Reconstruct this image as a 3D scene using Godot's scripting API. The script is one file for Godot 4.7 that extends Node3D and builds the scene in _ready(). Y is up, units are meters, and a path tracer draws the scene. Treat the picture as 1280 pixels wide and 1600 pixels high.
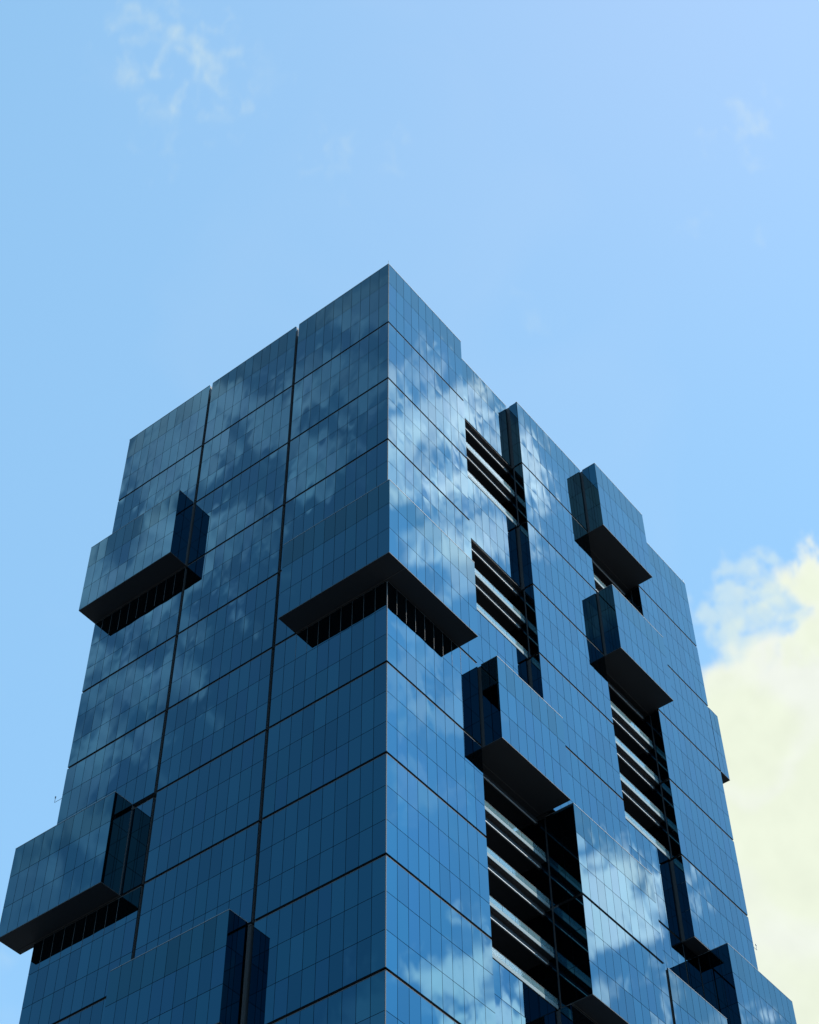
extends Node3D
# A glass office tower seen from the street. Axes: the near corner of the tower stands at x = 0, z = 0;
# the right facade lies in the plane z = 0 and runs along +x, the left facade lies in x = 0 and runs along -z.
# The facade is laid out in bands of two storeys; band k lies between level k and level k + 1, counted down from the roof.

const BAND := 7.6
const TOP := 125.33           # height of level 0 above the ground
const PARAPET := -0.141       # level of the parapet's top edge
const OUT_LEFT := 1.78        # how far the boxes stand out from the left facade
const OUT_RIGHT := 1.52       # ... and from the right facade
const RECESS := 1.0           # depth of the two recessed strips of the right facade
const LOGGIA := 3.7           # depth of the loggias' glazing behind the facade
const LOWEST := 10            # panes are modelled one by one down to this level
const SUN_AZ := 150.0
const SUN_EL := 40.0

var rng := RandomNumberGenerator.new()
var M := {}
var tower: Node3D
var unit_panes: Array = []
var flat_pane: ArrayMesh
var unit_box: ArrayMesh
var facade_panes: Array = []
var eye := Vector3(-60.23168, 1.6, 48.34319)

# ------------------------------------------------------------------ sky
var cloud_noise := FastNoiseLite.new()
var warp_noise := FastNoiseLite.new()
var fine_noise := FastNoiseLite.new()
var sun_dir := Vector3.ZERO
var haze_dir := Vector3.ZERO
var haze_dir_2 := Vector3.ZERO
var clouds: Array = []        # direction, cosine reach, radius (radians), density, softness, luminance, grain

func from_az(az: float, el: float) -> Vector3:
	var a := deg_to_rad(az)
	var e := deg_to_rad(el)
	return Vector3(sin(a) * cos(e), sin(e), -cos(a) * cos(e))

func add_cloud(az: float, el: float, radius: float, density := 1.0, softness := 0.3, luminance := 0.9, grain := 9.0, ragged := 0.9, tint := Vector3(0.97, 1.0, 0.97), core := Vector3(0.925, 1.0, 0.82)) -> void:
	var r := deg_to_rad(radius)
	clouds.append([from_az(az, el), cos(minf(r * 2.2, 3.0)), r, density, softness, luminance, grain, ragged, tint, core])

func sky_at(d: Vector3) -> Color:
	var up := maxf(d.y, 0.02)
	var chi := acos(clampf(d.dot(sun_dir), -1.0, 1.0))
	var scatter := (1.0 + 11.8 * exp(-5.0 * chi) + 0.2 * pow(cos(chi), 2.0)) / 1.10
	var gradation := lerpf(1.0, (1.0 - exp(-0.32 / up)) / 0.341, 0.5)
	var g := minf(scatter, 6.0) * gradation
	var c := Vector3(0.198, 0.495, 0.82) * g
	# a milky veil of high haze, thickest above and to the right of the tower
	var haze := Vector2(0.25 * exp(-pow(acos(clampf(d.dot(haze_dir), -1.0, 1.0)) / 0.85, 3.0)), 0.22 * exp(-pow(acos(clampf(d.dot(haze_dir_2), -1.0, 1.0)) / 0.27, 2.0)))
	c = c.lerp(Vector3(0.64, 0.93, 1.38), haze.x).lerp(Vector3(0.86, 0.74, 0.98), haze.y)
	# high thin veil, everywhere
	var q := d / (up + 0.15)
	var w := Vector3(warp_noise.get_noise_3dv(q * 2.0), 0.0, warp_noise.get_noise_3dv(q * 2.0 + Vector3(7, 3, 1)))
	var veil := clampf(fine_noise.get_noise_3dv((q + w * 0.25) * Vector3(3.0, 3.0, 4.5)) * 1.6 - 0.52, 0.0, 1.0) * 0.07
	var white := Vector3(0.92, 0.93, 0.95) * (0.95 * maxf(g, 0.9))
	c = c.lerp(white, veil)
	for b in clouds:
		var along: float = d.dot(b[0])
		if along < b[1]:
			continue
		var away: float = acos(clampf(along, -1.0, 1.0)) / float(b[2])
		var p: Vector3 = d * float(b[6])
		var wq := Vector3(warp_noise.get_noise_3dv(p * 0.7), warp_noise.get_noise_3dv(p * 0.7 + Vector3(4, 9, 2)), warp_noise.get_noise_3dv(p * 0.7 + Vector3(1, 5, 8)))
		var n: float = cloud_noise.get_noise_3dv(p + wq * 0.35)
		var thick: float = (1.0 - away) + n * float(b[7])
		var a: float = smoothstep(0.0, float(b[4]), thick) * float(b[3])
		if a <= 0.0:
			continue
		var body: float = smoothstep(0.0, 0.5, thick)
		var light: float = float(b[5]) * (1.0 + 0.05 * cloud_noise.get_noise_3dv(p * 2.3)) 
		var tint: Vector3 = (b[8] as Vector3).lerp(b[9], body)
		c = c.lerp(tint * light, a)
	return Color(c.x, c.y, c.z)

func sky_patch(img: Image, az0: float, az1: float, el0: float, el1: float) -> void:
	var w := img.get_width()
	var h := img.get_height()
	for y in range(int((90.0 - el1) / 180.0 * h), int((90.0 - el0) / 180.0 * h)):
		var el := 90.0 - (y + 0.5) / h * 180.0
		for x in range(int(az0 / 360.0 * w), int(az1 / 360.0 * w)):
			img.set_pixel(x, y, sky_at(from_az((x + 0.5) / w * 360.0, el)))

func make_sky() -> Sky:
	cloud_noise.seed = 11
	cloud_noise.noise_type = FastNoiseLite.TYPE_SIMPLEX
	cloud_noise.frequency = 1.0
	cloud_noise.fractal_octaves = 6
	cloud_noise.fractal_gain = 0.55
	warp_noise.seed = 5
	warp_noise.frequency = 1.0
	warp_noise.fractal_octaves = 3
	fine_noise.seed = 23
	fine_noise.frequency = 1.0
	fine_noise.fractal_octaves = 5
	sun_dir = from_az(SUN_AZ, SUN_EL)
	haze_dir = from_az(50.0, 46.0)
	haze_dir_2 = from_az(88.0, 68.0)
	# the big cumulus right of the tower and the shreds at its edge
	add_cloud(79.0, 31.0, 16.4, 1.0, 0.08, 0.93, 13.0, 0.12, Vector3(0.95, 1.0, 0.93))
	add_cloud(69.0, 38.6, 4.6, 1.0, 0.2, 0.93, 12.0, 0.25, Vector3(0.95, 1.0, 0.93))
	add_cloud(66.9, 42.0, 2.4, 1.0, 0.3, 0.93, 16.0, 0.3, Vector3(0.95, 1.0, 0.93))
	add_cloud(72.9, 45.0, 2.7, 1.0, 0.3, 0.93, 20.0, 0.6, Vector3(0.95, 1.0, 0.93))
	add_cloud(69.6, 46.0, 1.7, 0.4, 0.7, 0.95, 26.0, 1.3)
	add_cloud(67.4, 45.0, 1.8, 0.42, 0.8, 0.95, 30.0, 1.4)
	add_cloud(36.0, 31.0, 4.5, 0.30, 1.2, 0.95, 14.0, 1.0)
	# wisps high above
	for w in [[34.9, 64.6, 1.7, 0.36], [38.4, 63.8, 1.5, 0.30], [33.3, 63.0, 1.0, 0.24], [36.4, 61.9, 1.3, 0.17], [39.2, 62.2, 0.9, 0.13],
			[42.0, 63.9, 1.0, 0.12], [47.5, 61.5, 0.9, 0.22], [51.4, 61.9, 0.7, 0.2], [74.8, 60.5, 1.2, 0.36], [70.1, 57.9, 0.6, 0.24], [73.5, 57.0, 0.5, 0.16], [59.9, 56.2, 0.9, 0.13]]:
		add_cloud(w[0], w[1], w[2] * 1.0, w[3] * 0.6, 1.9, 0.95, 46.0, 1.6)
	# cumulus to the right of the viewer, towards the sun, which the right facade mirrors
	for w in [[126.0, 53.2, 2.2, 0.7], [123.6, 51.8, 1.9, 0.8], [123.2, 49.8, 1.8, 0.65], [126.2, 49.6, 1.5, 0.5], [125.2, 48.2, 1.5, 0.5], [127.8, 51.6, 1.6, 0.5],
			[128.0, 45.0, 1.6, 0.25], [126.0, 43.4, 1.2, 0.25], [127.6, 41.0, 1.3, 0.2], [125.6, 35.0, 2.0, 1.15], [124.2, 33.4, 2.3, 1.2], [119.6, 37.5, 2.1, 1.15], [121.6, 34.2, 1.4, 0.8],
			[117.0, 31.0, 3.0, 0.9], [130.5, 30.0, 3.0, 0.9]]:
		add_cloud(w[0], w[1], w[2], w[3] * 0.66, 0.75, 4.4, 34.0, 1.1, Vector3(0.85, 0.95, 1.0), Vector3(0.95, 1.0, 1.0))
	# soft cloud to the left of the viewer, which the left facade mirrors
	for w in [[-48.0, 54.6, 1.9, 0.42], [-44.6, 52.8, 2.6, 0.6], [-47.0, 52.0, 1.5, 0.5], [-40.2, 52.0, 3.6, 0.75], [-43.0, 49.2, 2.4, 0.6], [-39.6, 47.2, 3.2, 0.75], [-38.8, 43.4, 3.0, 0.65],
			[-37.6, 40.2, 2.6, 0.5], [-34.0, 46.0, 5.0, 0.8], [-37.0, 37.0, 2.0, 0.35], [-50.6, 34.0, 2.0, 0.35], [-49.6, 56.6, 1.5, 0.3]]:
		add_cloud(w[0], w[1], w[2], w[3] * 0.68, 0.8, 1.35, 25.0, 1.2, Vector3(0.50, 0.92, 1.25), Vector3(0.62, 0.97, 1.22))
	# fair-weather cumulus over the rest of the sky
	var r := RandomNumberGenerator.new()
	r.seed = 77
	for i in 70:
		var az := r.randf_range(-180.0, 180.0)
		var el := r.randf_range(6.0, 66.0)
		var rad := r.randf_range(2.5, 7.0)
		var taken := false
		for span in [[8.0, 98.0], [104.0, 140.0], [-62.0, -26.0]]:
			if az > span[0] - rad and az < span[1] + rad:
				taken = true
		if not taken:
			add_cloud(az, el, rad, 0.85, 0.5, 1.2, 10.0, 1.0, Vector3(0.9, 0.97, 1.0), Vector3(0.95, 1.0, 1.0))
	var img := Image.create(1024, 512, false, Image.FORMAT_RGBF)
	sky_patch(img, 0.0, 360.0, 0.0, 90.0)
	img.fill_rect(Rect2i(0, 256, 1024, 256), Color(0.30, 0.34, 0.38))
	img.resize(4096, 2048, Image.INTERPOLATE_BILINEAR)
	sky_patch(img, 20.0, 86.0, 30.0, 67.5)
	sky_patch(img, 110.0, 133.0, 31.0, 61.0)
	sky_patch(img, 305.0, 327.0, 31.0, 61.0)
	var sm := PanoramaSkyMaterial.new()
	sm.panorama = ImageTexture.create_from_image(img)
	var s := Sky.new()
	s.sky_material = sm
	return s

# ------------------------------------------------------------------ materials
func lin(r: float, g: float, b: float) -> Color:
	return Color(r, g, b).linear_to_srgb()

func mat(c: Color, rough: float, metal := 0.0) -> StandardMaterial3D:
	var m := StandardMaterial3D.new()
	m.albedo_color = c
	m.roughness = rough
	m.metallic = metal
	return m

func make_materials() -> void:
	# blue solar-control glass: a mirror coating of low reflectance; panes differ a little from batch to batch
	M.glass = []
	for k in [[1.0, 1.0, 1.0], [0.94, 0.96, 0.97], [1.06, 1.05, 1.04], [0.97, 1.03, 1.0], [1.04, 0.97, 1.02], [0.86, 0.88, 0.9], [1.16, 1.13, 1.1], [1.0, 1.0, 1.0]]:
		M.glass.append(mat(lin(0.023 * k[0], 0.088 * k[1], 0.136 * k[2]), 0.015, 1.0))
	# clearer, greyer glass of the parapets in front of the roof terraces
	M.parapet = []
	for k in [1.0, 0.88, 1.1]:
		M.parapet.append(mat(lin(0.020 * k, 0.078 * k, 0.112 * k), 0.02, 1.0))
	M.dark = mat(lin(0.060, 0.063, 0.066), 0.55)
	M.soffit = mat(lin(0.045, 0.044, 0.045), 0.6)
	M.trim = mat(lin(0.10, 0.092, 0.085), 0.75)
	M.cap = mat(lin(0.09, 0.09, 0.088), 0.6)
	M.coping = mat(lin(0.20, 0.21, 0.215), 0.55, 0.2)
	M.slab = mat(lin(0.20, 0.25, 0.25), 0.7)
	M.strip = mat(lin(0.70, 0.70, 0.67), 0.5)
	M.mast = mat(lin(0.3, 0.31, 0.32), 0.4, 0.5)
	var r := mat(Color(lin(0.20, 0.33, 0.34), 0.36), 0.08)
	r.transparency = BaseMaterial3D.TRANSPARENCY_ALPHA
	M.rail = r
	var n := FastNoiseLite.new()
	n.seed = 3
	n.frequency = 0.02
	n.fractal_octaves = 5
	var t := NoiseTexture2D.new()
	t.noise = n
	t.width = 512
	t.height = 512
	t.seamless = true
	var ramp := Gradient.new()
	ramp.set_color(0, lin(0.035, 0.035, 0.036))
	ramp.set_color(1, lin(0.065, 0.063, 0.06))
	t.color_ramp = ramp
	var gm := mat(Color.WHITE, 0.9)
	gm.albedo_texture = t
	gm.uv1_triplanar = true
	gm.uv1_world_triplanar = true
	gm.uv1_scale = Vector3.ONE * 0.08
	M.ground = gm

# ------------------------------------------------------------------ shapes
func level(n: float) -> float:
	return TOP - n * BAND

func pane_mesh(bulge: float, twist: float, steps: int) -> ArrayMesh:
	# a sheet one by one unit and six centimetres thick, its front slightly domed or dished as toughened panes are
	var st := SurfaceTool.new()
	st.begin(Mesh.PRIMITIVE_TRIANGLES)
	for j in steps:
		for i in steps:
			var u0 := float(i) / steps - 0.5
			var u1 := float(i + 1) / steps - 0.5
			var v0 := float(j) / steps - 0.5
			var v1 := float(j + 1) / steps - 0.5
			for p in [[u0, v0], [u1, v1], [u1, v0], [u0, v0], [u0, v1], [u1, v1]]:
				var u: float = p[0]
				var v: float = p[1]
				var dx := bulge * (-8.0 * u) * (1.0 - 4.0 * v * v) + twist * v
				var dy := bulge * (-8.0 * v) * (1.0 - 4.0 * u * u) + twist * u
				st.set_normal(Vector3(-dx, -dy, 1.0).normalized())
				st.add_vertex(Vector3(u, v, bulge * (1.0 - 4.0 * u * u) * (1.0 - 4.0 * v * v) + twist * u * v))
	for e in [[Vector3(-1, 0, 0), Vector3(0, 1, 0)], [Vector3(1, 0, 0), Vector3(0, 1, 0)], [Vector3(0, -1, 0), Vector3(1, 0, 0)], [Vector3(0, 1, 0), Vector3(1, 0, 0)]]:
		var o: Vector3 = e[0]
		var t: Vector3 = e[1]
		var a: Vector3 = o * 0.5 - t * 0.5
		var b: Vector3 = o * 0.5 + t * 0.5
		var back := Vector3(0, 0, -0.06)
		var tris := [a, b, b + back, a, b + back, a + back]
		if (b - a).cross(back).dot(o) > 0.0:
			tris = [a, b + back, b, a, a + back, b + back]
		for p in tris:
			st.set_normal(o)
			st.add_vertex(p)
	return st.commit()

func box_mesh() -> ArrayMesh:
	var b := BoxMesh.new()
	b.size = Vector3.ONE
	var st := SurfaceTool.new()
	st.append_from(b, 0, Transform3D.IDENTITY)
	return st.commit()

func node(called: String, mesh: Mesh, m: Material, parent: Node3D, t := Transform3D.IDENTITY) -> MeshInstance3D:
	var o := MeshInstance3D.new()
	o.name = called
	o.mesh = mesh
	if m:
		o.material_override = m
	parent.add_child(o, true)
	o.transform = t
	return o

func span(a: Vector3, b: Vector3) -> Transform3D:
	return Transform3D(Basis.from_scale((b - a).abs()), (a + b) * 0.5)

# one straight-edged piece between two opposite corners
func block(called: String, m: Material, parent: Node3D, a: Vector3, b: Vector3) -> MeshInstance3D:
	return node(called, unit_box, m, parent, span(a, b))

func add_block(st: SurfaceTool, a: Vector3, b: Vector3) -> void:
	st.append_from(unit_box, 0, span(a, b))

func rod(st: SurfaceTool, a: Vector3, b: Vector3, radius: float) -> void:
	var c := CylinderMesh.new()
	c.top_radius = radius
	c.bottom_radius = radius
	c.height = a.distance_to(b)
	c.radial_segments = 8
	c.rings = 1
	var y := (b - a).normalized()
	var x := y.cross(Vector3(0.31, 0.2, 0.93)).normalized()
	st.append_from(c, 0, Transform3D(Basis(x, y, x.cross(y)), (a + b) * 0.5))

# ------------------------------------------------------------------ glazing
# A point on a facade: FACING is its outward normal, PLANE the distance of its front along that normal, U the running coordinate (x or z).
func at(facing: Vector3, plane: float, u: float, y: float) -> Vector3:
	if absf(facing.x) > 0.5:
		return Vector3(plane * facing.x, y, u)
	return Vector3(u, y, plane * facing.z)

func pane(list: Array, facing: Vector3, plane: float, u0: float, u1: float, y0: float, y1: float, glass: Array, calm := 1.0) -> void:
	var w := absf(u1 - u0)
	var h := absf(y1 - y0)
	var right := Vector3.UP.cross(facing)
	var lean := Basis(Vector3.UP, deg_to_rad(rng.randfn(0.0, 0.075) * calm)) * Basis(right, deg_to_rad(rng.randfn(0.0, 0.035) * calm))
	var n := (lean * facing).normalized()
	var up := (Vector3.UP - n * Vector3.UP.dot(n)).normalized()
	var t := Transform3D(Basis(up.cross(n) * w, up * h, n), at(facing, plane, (u0 + u1) * 0.5, (y0 + y1) * 0.5))
	var see := (eye - t.origin)
	var size := w * h * maxf(0.0, facing.dot(see.normalized())) / see.length_squared()
	list.append({"t": t, "m": glass[rng.randi() % glass.size()], "mesh": unit_panes[rng.randi() % unit_panes.size()], "size": size})

# a sheet of panes: columns of equal width between u0 and u1, rows between the heights in YS (from the top down)
func sheet(list: Array, facing: Vector3, plane: float, u0: float, u1: float, ys: Array, columns: int, top_row := false, hidden := []) -> void:
	var step := (u1 - u0) / columns
	var seam := 0.016
	for r in ys.size() - 1:
		for c in columns:
			var a := u0 + step * c + seam
			var b := u0 + step * (c + 1) - seam
			var behind := false
			for h in hidden:
				behind = behind or ((a + b) * 0.5 > h[0] and (a + b) * 0.5 < h[1])
			if behind:
				continue
			pane(list, facing, plane, a, b, ys[r + 1] + 0.019, ys[r] - 0.019, M.parapet if top_row and r == 0 else M.glass)

func rows(k: int, gap_top := 0.1, gap_bottom := 0.1) -> Array:
	if k == 0:
		return [level(PARAPET), level(0.238), level(0.621), level(1.0) + gap_bottom]
	return [level(k) - gap_top, level(k + 0.335), level(k + 0.67), level(k + 1) + gap_bottom]

func place_panes(list: Array, parent: Node3D) -> void:
	for p in list:
		node("glass_pane", p.mesh, p.m, parent, p.t)

func join_panes(list: Array, called: String, parent: Node3D) -> void:
	var by := {}
	for p in list:
		if not by.has(p.m):
			var s := SurfaceTool.new()
			s.begin(Mesh.PRIMITIVE_TRIANGLES)
			by[p.m] = s
		by[p.m].append_from(p.mesh, 0, p.t)
	var mesh: ArrayMesh = null
	for m in by:
		by[m].set_material(m)
		mesh = by[m].commit(mesh)
	var o := node(called, mesh, null, parent)
	o.set_meta("kind", "stuff")

# ------------------------------------------------------------------ parts of the tower
# one bay of a facade, band by band: panes, the dark backing behind them, and the pale ledge under each gap
func bay(facing: Vector3, plane: float, u0: float, u1: float, bands: Array, columns: int, backing: SurfaceTool, depth: float, covered := {}, margin := 0.135, ledges := true, wide := {}) -> void:
	var a := minf(u0, u1) + margin
	var b := maxf(u0, u1) - margin
	for k in bands:
		var ys := rows(k)
		ys[0] -= wide.get(k, 0.0)
		if k == 0:
			ys[0] = level(PARAPET) - 0.05
		sheet(facade_panes, facing, plane, a, b, ys, columns, k == 0, covered.get(k, []))
		var back := plane - 0.055
		add_block(backing, at(facing, back, a + 0.01, ys[3] + 0.012), at(facing, plane - depth, b - 0.01, ys[0] - 0.012))
		if ledges and k > 0 and k < LOWEST:
			block("ledge", M.trim, tower, at(facing, plane - 0.01, a, ys[0] + 0.004), at(facing, plane - 0.30, b, ys[0] + 0.040))

# a glazed box standing out from a facade. Its front faces FRONT at PLANE, it runs from u0 to u1 and back to BACK; SIDES are the normals of the glazed ends.
func projecting_box(label: String, from: Vector3, to: Vector3, k0: int, k1: int, faces: Array, wall := 0.0) -> Node3D:
	var lo := Vector3(minf(from.x, to.x), 0, minf(from.z, to.z))
	var hi := Vector3(maxf(from.x, to.x), 0, maxf(from.z, to.z))
	var top := level(PARAPET) if k0 == 0 else level(k0) - 0.02
	var bottom := level(k1) + 0.03
	var box := Node3D.new()
	box.name = "projecting_box"
	tower.add_child(box, true)
	box.set_meta("label", label)
	var list: Array = []
	for f in faces:
		var facing: Vector3 = f[0]
		var plane: float = (hi if facing.x + facing.z > 0.0 else -lo).dot(facing.abs())
		var u0: float = f[1]
		var u1: float = f[2]
		for k in range(k0, k1):
			var ys := rows(k, 0.1, 0.1)
			if k == k0:
				ys[0] = top - 0.05
			if k == k1 - 1:
				ys[3] = bottom + 0.03
			var narrow: bool = facing != faces[0][0] and absf(u1 - u0) < 4.0
			sheet(list, facing, plane, u0, u1, ys, f[3], k == k0 and not narrow)
	place_panes(list, box)
	var inset := Vector3(0.055, 0, 0.055)
	var a := lo + inset
	var b := hi - inset
	var st := SurfaceTool.new()
	st.begin(Mesh.PRIMITIVE_TRIANGLES)
	for k in range(k0, k1):
		var y1 := top - 0.06 if k == k0 else level(k) - 0.11
		var y0 := bottom + 0.05 if k == k1 - 1 else level(k + 1) + 0.11
		add_block(st, Vector3(a.x, y0, a.z), Vector3(b.x, y1, b.z))
		if k > k0:
			add_block(st, Vector3(a.x + 0.25, level(k) - 0.12, a.z + 0.25), Vector3(b.x - 0.25, level(k) + 0.12, b.z - 0.25))
	node("backing", st.commit(), M.dark, box)
	block("soffit", M.soffit, box, Vector3(lo.x + 0.004, bottom, lo.z + 0.004), Vector3(hi.x - 0.004, bottom + 0.055, hi.z - 0.004))
	block("soffit_trim", M.trim, box, at(faces[0][0], wall + 0.05, faces[0][1] + 0.05, bottom - 0.03), at(faces[0][0], wall + 0.01, faces[0][2] - 0.05, bottom + 0.002))
	for f in faces:
		var facing: Vector3 = f[0]
		var plane: float = (hi if facing.x + facing.z > 0.0 else -lo).dot(facing.abs())
		block("coping", M.coping, box, at(facing, plane + 0.012, f[1] + 0.01, top - 0.045), at(facing, plane - 0.10, f[2] - 0.01, top))
	return box

# two storeys of loggia in a recessed strip, between levels k and k + 1
func loggia(x0: float, x1: float, k: int, first_rail := true) -> void:
	var zf := -RECESS
	for half in 2:
		var floor_n := k + 0.5 * (half + 1)
		var fy := level(floor_n)
		var edge := 0.28
		# slab with its pale edge, the beam set back under it and the bright strip along the beam's foot
		var slab := block("balcony_slab", M.soffit, tower, Vector3(x0, fy, zf - 0.05), Vector3(x1, fy + edge, -LOGGIA))
		block("slab_edge", M.slab, tower, Vector3(x0, fy + 0.01, zf), Vector3(x1, fy + edge + 0.01, zf - 0.05))
		slab.set_meta("label", "dark slab of a recessed balcony")
		var n := 6
		var step := (x1 - x0) / n
		for i in n:
			block("balustrade_pane", M.rail, tower, Vector3(x0 + step * i + 0.015, fy + edge + 0.02, zf - 0.012), Vector3(x0 + step * (i + 1) - 0.015, fy + edge + 0.46, zf - 0.03))
			if i > 0:
				block("balustrade_post", M.mast, tower, Vector3(x0 + step * i - 0.02, fy + edge, zf - 0.06), Vector3(x0 + step * i + 0.02, fy + edge + 0.46, zf - 0.10))
		block("handrail", M.trim, tower, Vector3(x0, fy + edge + 0.46, zf - 0.005), Vector3(x1, fy + edge + 0.485, zf - 0.045))
		# glazing at the back of the storey above this slab
		var m := 5
		var gs := (x1 - x0) / m
		for i in m:
			block("balcony_glazing", M.parapet[i % 3], tower, Vector3(x0 + gs * i + 0.03, fy + edge, -LOGGIA + 0.06), Vector3(x0 + gs * (i + 1) - 0.03, fy + 3.5, -LOGGIA - 0.02))
		# beam and strip under the floor above (or under the wall above)
		var cy := level(floor_n - 0.5)
		block("beam", M.soffit, tower, Vector3(x0, cy - 0.40, zf - 0.40), Vector3(x1, cy + 0.02, zf - 0.62))
		block("ceiling_strip", M.strip, tower, Vector3(x0 + 0.02, cy - 0.45, zf - 0.37), Vector3(x1 - 0.25, cy - 0.395, zf - 0.45))

func _ready() -> void:
	rng.seed = 20240
	# camera
	var cam := Camera3D.new()
	cam.name = "camera"
	cam.transform = Transform3D(Basis(Vector3(0.61697793, -0.00678029, 0.78695125), Vector3(-0.60183211, 0.64025504, 0.47735898), Vector3(-0.50708613, -0.76813248, 0.39094263)), eye)
	cam.fov = 32.5234
	cam.near = 0.1
	cam.far = 6000.0
	add_child(cam)
	cam.current = true
	# sky and exposure
	var env := Environment.new()
	env.background_mode = Environment.BG_SKY
	env.sky = make_sky()
	env.tonemap_mode = Environment.TONE_MAPPER_LINEAR
	env.tonemap_exposure = 1.0
	env.sdfgi_enabled = true
	env.ssao_enabled = true
	env.ssil_enabled = true
	var we := WorldEnvironment.new()
	we.name = "environment"
	we.environment = env
	add_child(we)
	# sun, behind the viewer to the right
	var sun := DirectionalLight3D.new()
	sun.name = "sun"
	sun.light_energy = 1.2
	sun.light_color = Color(1.0, 0.965, 0.91)
	sun.light_angular_distance = 0.5
	sun.shadow_enabled = true
	add_child(sun)
	sun.look_at_from_position(Vector3.ZERO, -sun_dir, Vector3.UP)

	make_materials()
	unit_box = box_mesh()
	for v in [[0.0012, 0.001], [-0.0016, 0.002], [0.0022, -0.0015], [-0.0008, -0.0022], [0.0016, 0.0026], [-0.0022, -0.0008], [0.0004, -0.003], [0.003, 0.0006]]:
		unit_panes.append(pane_mesh(v[0] * 0.2, v[1] * 0.24, 4))

	# ground
	var gp := PlaneMesh.new()
	gp.size = Vector2(6000, 6000)
	var ground := node("ground", gp, M.ground, self)
	ground.set_meta("kind", "structure")
	ground.set_meta("label", "grey paved ground at the foot of the tower")

	tower = Node3D.new()
	tower.name = "glass_tower"
	add_child(tower)
	tower.set_meta("label", "tall blue mirror-glass office tower with projecting glazed boxes and recessed balconies")
	tower.set_meta("category", "tower")
	build_tower()

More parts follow.
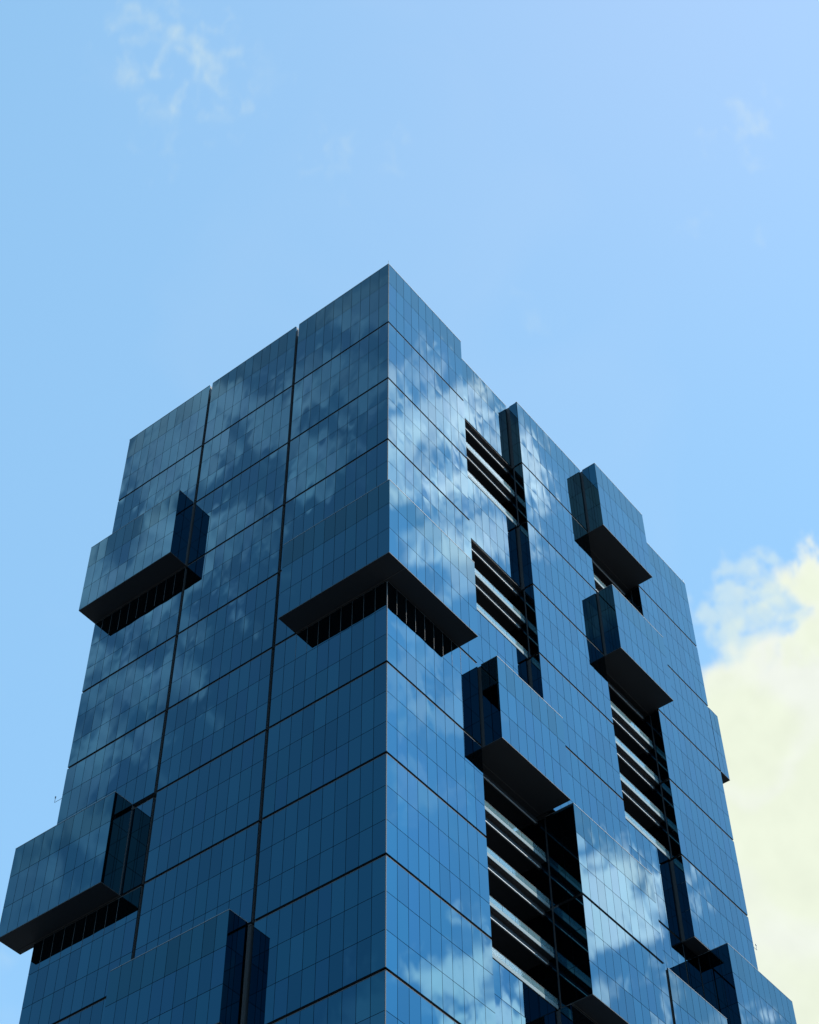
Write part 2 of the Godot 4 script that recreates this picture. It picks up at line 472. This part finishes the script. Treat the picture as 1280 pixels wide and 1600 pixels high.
func build_tower() -> void:
	var LEFT := Vector3(-1, 0, 0)
	var RIGHT := Vector3(0, 0, 1)
	var all: Array = range(0, LOWEST)
	var backing := SurfaceTool.new()
	backing.begin(Mesh.PRIMITIVE_TRIANGLES)
	# the mass of the building, set back behind the gaps and grooves of the cladding
	var core := SurfaceTool.new()
	core.begin(Mesh.PRIMITIVE_TRIANGLES)
	var roof := level(0.02)
	add_block(core, Vector3(0.42, 0, -0.42), Vector3(9.7, roof, -29.3))
	add_block(core, Vector3(9.7, 0, -LOGGIA), Vector3(18.3, roof, -29.3))
	add_block(core, Vector3(18.3, 0, -0.42), Vector3(27.7, roof, -29.3))
	add_block(core, Vector3(27.7, 0, -LOGGIA), Vector3(36.15, roof, -29.3))
	add_block(core, Vector3(36.15, level(6) + 0.1, -0.42), Vector3(45.3, roof, -29.3))
	add_block(core, Vector3(36.15, 0, -1.42), Vector3(45.3, level(6), -29.3))
	# below the lowest band in view the shaft goes down plain
	add_block(core, Vector3(0.02, 0, -0.02), Vector3(45.6, level(LOWEST) - 0.15, -29.6))
	node("core", core.commit(), M.dark, tower)

	# left facade: three bays (u runs along z)
	bay(LEFT, 0.0, 0.11, -9.87, all, 10, backing, 0.45, {4: [[-7.9, 1.0]]})
	bay(LEFT, 0.0, -9.87, -19.75, all, 10, backing, 0.45, {8: [[-20.0, -9.0]]})
	bay(LEFT, 0.0, -19.75, -29.72, all, 10, backing, 0.45, {2: [[-30.0, -19.0]], 6: [[-30.0, -21.74]]}, 0.15, true, {6: 0.28})

	# right facade: bay, recessed strip, bay, recessed strip, bay
	bay(RIGHT, 0.0, -0.11, 10.06, all, 10, backing, 0.45, {4: [[-1.0, 7.9]]})
	bay(RIGHT, 0.0, 17.94, 28.06, [0, 1, 2, 3, 4, 5, 8, 9], 10, backing, 0.45)
	bay(RIGHT, 0.0, 35.76, 45.8, [0, 1, 2, 3, 4, 5], 10, backing, 0.45)
	# recessed strips
	bay(RIGHT, -RECESS, 9.95, 18.05, [0, 2, 4, 8, 9], 8, backing, 2.75, {}, 0.14, false)
	bay(RIGHT, -RECESS, 27.95, 35.9, [5, 6], 8, backing, 2.75, {}, 0.14, false)
	bay(RIGHT, -RECESS, 35.9, 37.95, [6], 2, backing, 1.2, {}, 0.05, false)
	# the ends of the bays that turn into the recessed strips
	for k in range(0, LOWEST):
		var ys := rows(k)
		if k == 0:
			ys[0] = level(PARAPET) - 0.05
		if k < 6 or k > 7:
			sheet(facade_panes, LEFT, -18.05, -RECESS + 0.20, -0.03, ys, 1)
			add_block(backing, Vector3(18.105, ys[3] + 0.012, -LOGGIA), Vector3(18.5, ys[0] - 0.012, -0.055))
		if k < 6:
			sheet(facade_panes, LEFT, -35.9, -RECESS + 0.20, -0.03, ys, 1)
			add_block(backing, Vector3(35.955, ys[3] + 0.012, -LOGGIA), Vector3(36.4, ys[0] - 0.012, -0.055))
	# side walls inside the loggias, behind the line of the facade
	for w in [[18.05, 1], [18.05, 3], [35.9, 1], [35.9, 3], [35.9, 4]]:
		sheet(facade_panes, LEFT, -w[0], -LOGGIA + 0.1, -RECESS + 0.10, rows(w[1]), 3)
	for k in [6, 7]:
		sheet(facade_panes, LEFT, -18.2, -LOGGIA + 0.1, -RECESS + 0.10, rows(k), 3)
		add_block(backing, Vector3(18.255, rows(k)[3], -LOGGIA), Vector3(18.5, rows(k)[0], -0.9))
	# the underside of the last bay where the wall below it steps back
	block("soffit", M.soffit, tower, Vector3(35.91, level(6) + 0.03, -0.01), Vector3(37.95, level(6) + 0.09, -RECESS - 0.3))
	# ceilings of the loggias under the walls above them
	for w in [[9.98, 18.05, 1], [9.98, 18.05, 3], [27.98, 35.9, 3]]:
		block("loggia_ceiling", M.soffit, tower, Vector3(w[0], level(w[2]) + 0.03, -RECESS - 0.06), Vector3(w[1], level(w[2]) + 0.1, -LOGGIA))
	node("backing", backing.commit(), M.dark, tower)

	# the 300 panes that show largest stand alone, the rest of the facade is one mass
	facade_panes.sort_custom(func(a, b): return a.size > b.size)
	place_panes(facade_panes.slice(0, 300), tower)
	join_panes(facade_panes.slice(300), "glass_panes", tower)

	# metal profile up the near corner and the cleaning tracks in the grooves of the left facade
	for k in range(0, LOWEST):
		if k != 4:
			block("corner_profile", M.trim, tower, Vector3(-0.006, rows(k)[3] + 0.01, 0.006), Vector3(0.05, rows(k)[0] - 0.06, -0.05))
	for u in [-9.87, -19.75]:
		block("cleaning_track", M.dark, tower, Vector3(0.24, level(LOWEST), u - 0.05), Vector3(0.42, level(0.0), u + 0.05))
	# slim metal caps on the upright joints just under the boxes
	for w in [[LEFT, 0.11, -9.87, 5, 8], [LEFT, -19.75, -29.72, 3, 10], [LEFT, -19.75, -29.72, 7, 8], [RIGHT, -0.11, 10.06, 5, 8]]:
		var from: float = minf(w[1], w[2]) + 0.135
		var to: float = maxf(w[1], w[2]) - 0.135
		for i in range(1, 10):
			var u := from + (to - from) / 10.0 * i
			if (w[3] == 7 and u > -21.0) or (w[3] == 5 and absf(u) > 8.5):
				continue
			block("mullion_cap", M.cap, tower, at(w[0], 0.012, u - 0.009, rows(w[3])[1] + 0.02), at(w[0], -0.04, u + 0.009, rows(w[3])[0] - 0.02))
	# parapet copings
	for c in [[Vector3(-0.015, 0, -0.02), Vector3(0.12, 0, -9.7)], [Vector3(-0.015, 0, -10.04), Vector3(0.12, 0, -19.58)], [Vector3(-0.015, 0, -19.92), Vector3(0.12, 0, -29.6)],
			[Vector3(0.12, 0, 0.015), Vector3(9.92, 0, -0.12)], [Vector3(10.0, 0, -RECESS + 0.015), Vector3(17.9, 0, -RECESS - 0.12)], [Vector3(18.05, 0, 0.015), Vector3(27.92, 0, -0.12)], [Vector3(35.95, 0, 0.015), Vector3(45.65, 0, -0.12)]]:
		block("coping", M.coping, tower, c[0] + Vector3.UP * (level(PARAPET) - 0.045), c[1] + Vector3.UP * level(PARAPET))

	# boxes on the left facade
	var oz := OUT_RIGHT
	var ox := OUT_LEFT
	var low := 0.35
	projecting_box("glazed box high on the left end of the left facade", Vector3(-ox, 0, -19.78), Vector3(low, 0, -29.6), 2, 3, [[LEFT, -29.6, -19.78, 10], [RIGHT, -ox, -0.14, 2]])
	projecting_box("glazed box low on the left end, overhanging the tower's edge", Vector3(-ox, 0, -21.74), Vector3(low, 0, -31.25), 6, 7, [[LEFT, -31.25, -21.74, 10], [RIGHT, -ox, -0.14, 2]])
	projecting_box("lowest glazed box in the middle bay of the left facade", Vector3(-ox, 0, -10.08), Vector3(low, 0, -19.6), 8, 9, [[LEFT, -19.6, -10.08, 10], [RIGHT, -ox, -0.14, 2]])
	# the box that wraps the corner
	projecting_box("large glazed box wrapping the near corner of the tower", Vector3(-ox, 0, oz + 0.06), Vector3(7.9, 0, -7.92), 4, 5, [[LEFT, -7.92, oz + 0.06, 10], [RIGHT, -ox, 7.9, 10]])
	# boxes on the right facade
	projecting_box("glazed box in the first recessed strip, below its balconies", Vector3(10.1, 0, oz), Vector3(17.95, 0, -LOGGIA), 5, 6, [[RIGHT, 10.1, 17.95, 8], [LEFT, 0.15, oz, 2]], -RECESS)
	projecting_box("glazed box at the roof edge of the right facade", Vector3(28.0, 0, oz), Vector3(35.85, 0, -LOGGIA), 0, 1, [[RIGHT, 28.0, 35.85, 8], [LEFT, 0.15, oz, 2]], -RECESS)
	projecting_box("glazed box below the one at the roof edge", Vector3(28.05, 0, oz), Vector3(35.88, 0, -LOGGIA), 2, 3, [[RIGHT, 28.05, 35.88, 8], [LEFT, 0.15, oz, 2]], -RECESS)
	projecting_box("two-band glazed box low in the middle of the right facade", Vector3(18.2, 0, oz), Vector3(27.9, 0, -0.8), 6, 8, [[RIGHT, 18.2, 27.9, 10], [LEFT, -0.78, oz, 2]])
	projecting_box("lowest glazed box beside the two-band box", Vector3(28.25, 0, oz), Vector3(35.75, 0, -LOGGIA), 7, 8, [[RIGHT, 28.25, 35.75, 8]])
	projecting_box("glazed box overhanging the far right edge, low down", Vector3(37.95, 0, oz), Vector3(47.3, 0, -6.0), 6, 8, [[RIGHT, 37.95, 47.3, 10], [LEFT, -RECESS + 0.03, oz, 3]])
	projecting_box("shallow glazed box overhanging the far right edge, halfway up", Vector3(45.72, 0, 0.0), Vector3(47.2, 0, -8.0), 2, 3, [[RIGHT, 45.72, 47.2, 2]])

	# loggias
	loggia(9.98, 18.03, 1)
	loggia(9.98, 18.03, 3)
	loggia(9.98, 18.18, 6)
	loggia(9.98, 18.18, 7)
	loggia(27.98, 35.88, 1)
	loggia(27.98, 35.88, 3)
	loggia(27.98, 35.88, 4)

	# small instruments on arms at the edges, lightning rods on the roof corners
	for m in [[Vector3(0.05, level(5.36), -29.55), Vector3(0.05, level(5.36), -30.35)], [Vector3(45.6, level(5.36), -0.1), Vector3(46.35, level(5.36), -0.1)]]:
		var st := SurfaceTool.new()
		st.begin(Mesh.PRIMITIVE_TRIANGLES)
		rod(st, m[0], m[1], 0.018)
		rod(st, m[1], m[1] + Vector3.UP * 0.5, 0.018)
		rod(st, m[1] + Vector3.UP * 0.42, m[1] + Vector3.UP * 0.56, 0.05)
		node("instrument_arm", st.commit(), M.mast, tower)
	for p in [Vector3(0.06, level(PARAPET), -0.06), Vector3(45.5, level(PARAPET), -0.06)]:
		var st := SurfaceTool.new()
		st.begin(Mesh.PRIMITIVE_TRIANGLES)
		rod(st, p - Vector3.UP * 0.1, p + Vector3.UP * 0.55, 0.022)
		node("lightning_rod", st.commit(), M.mast, tower)
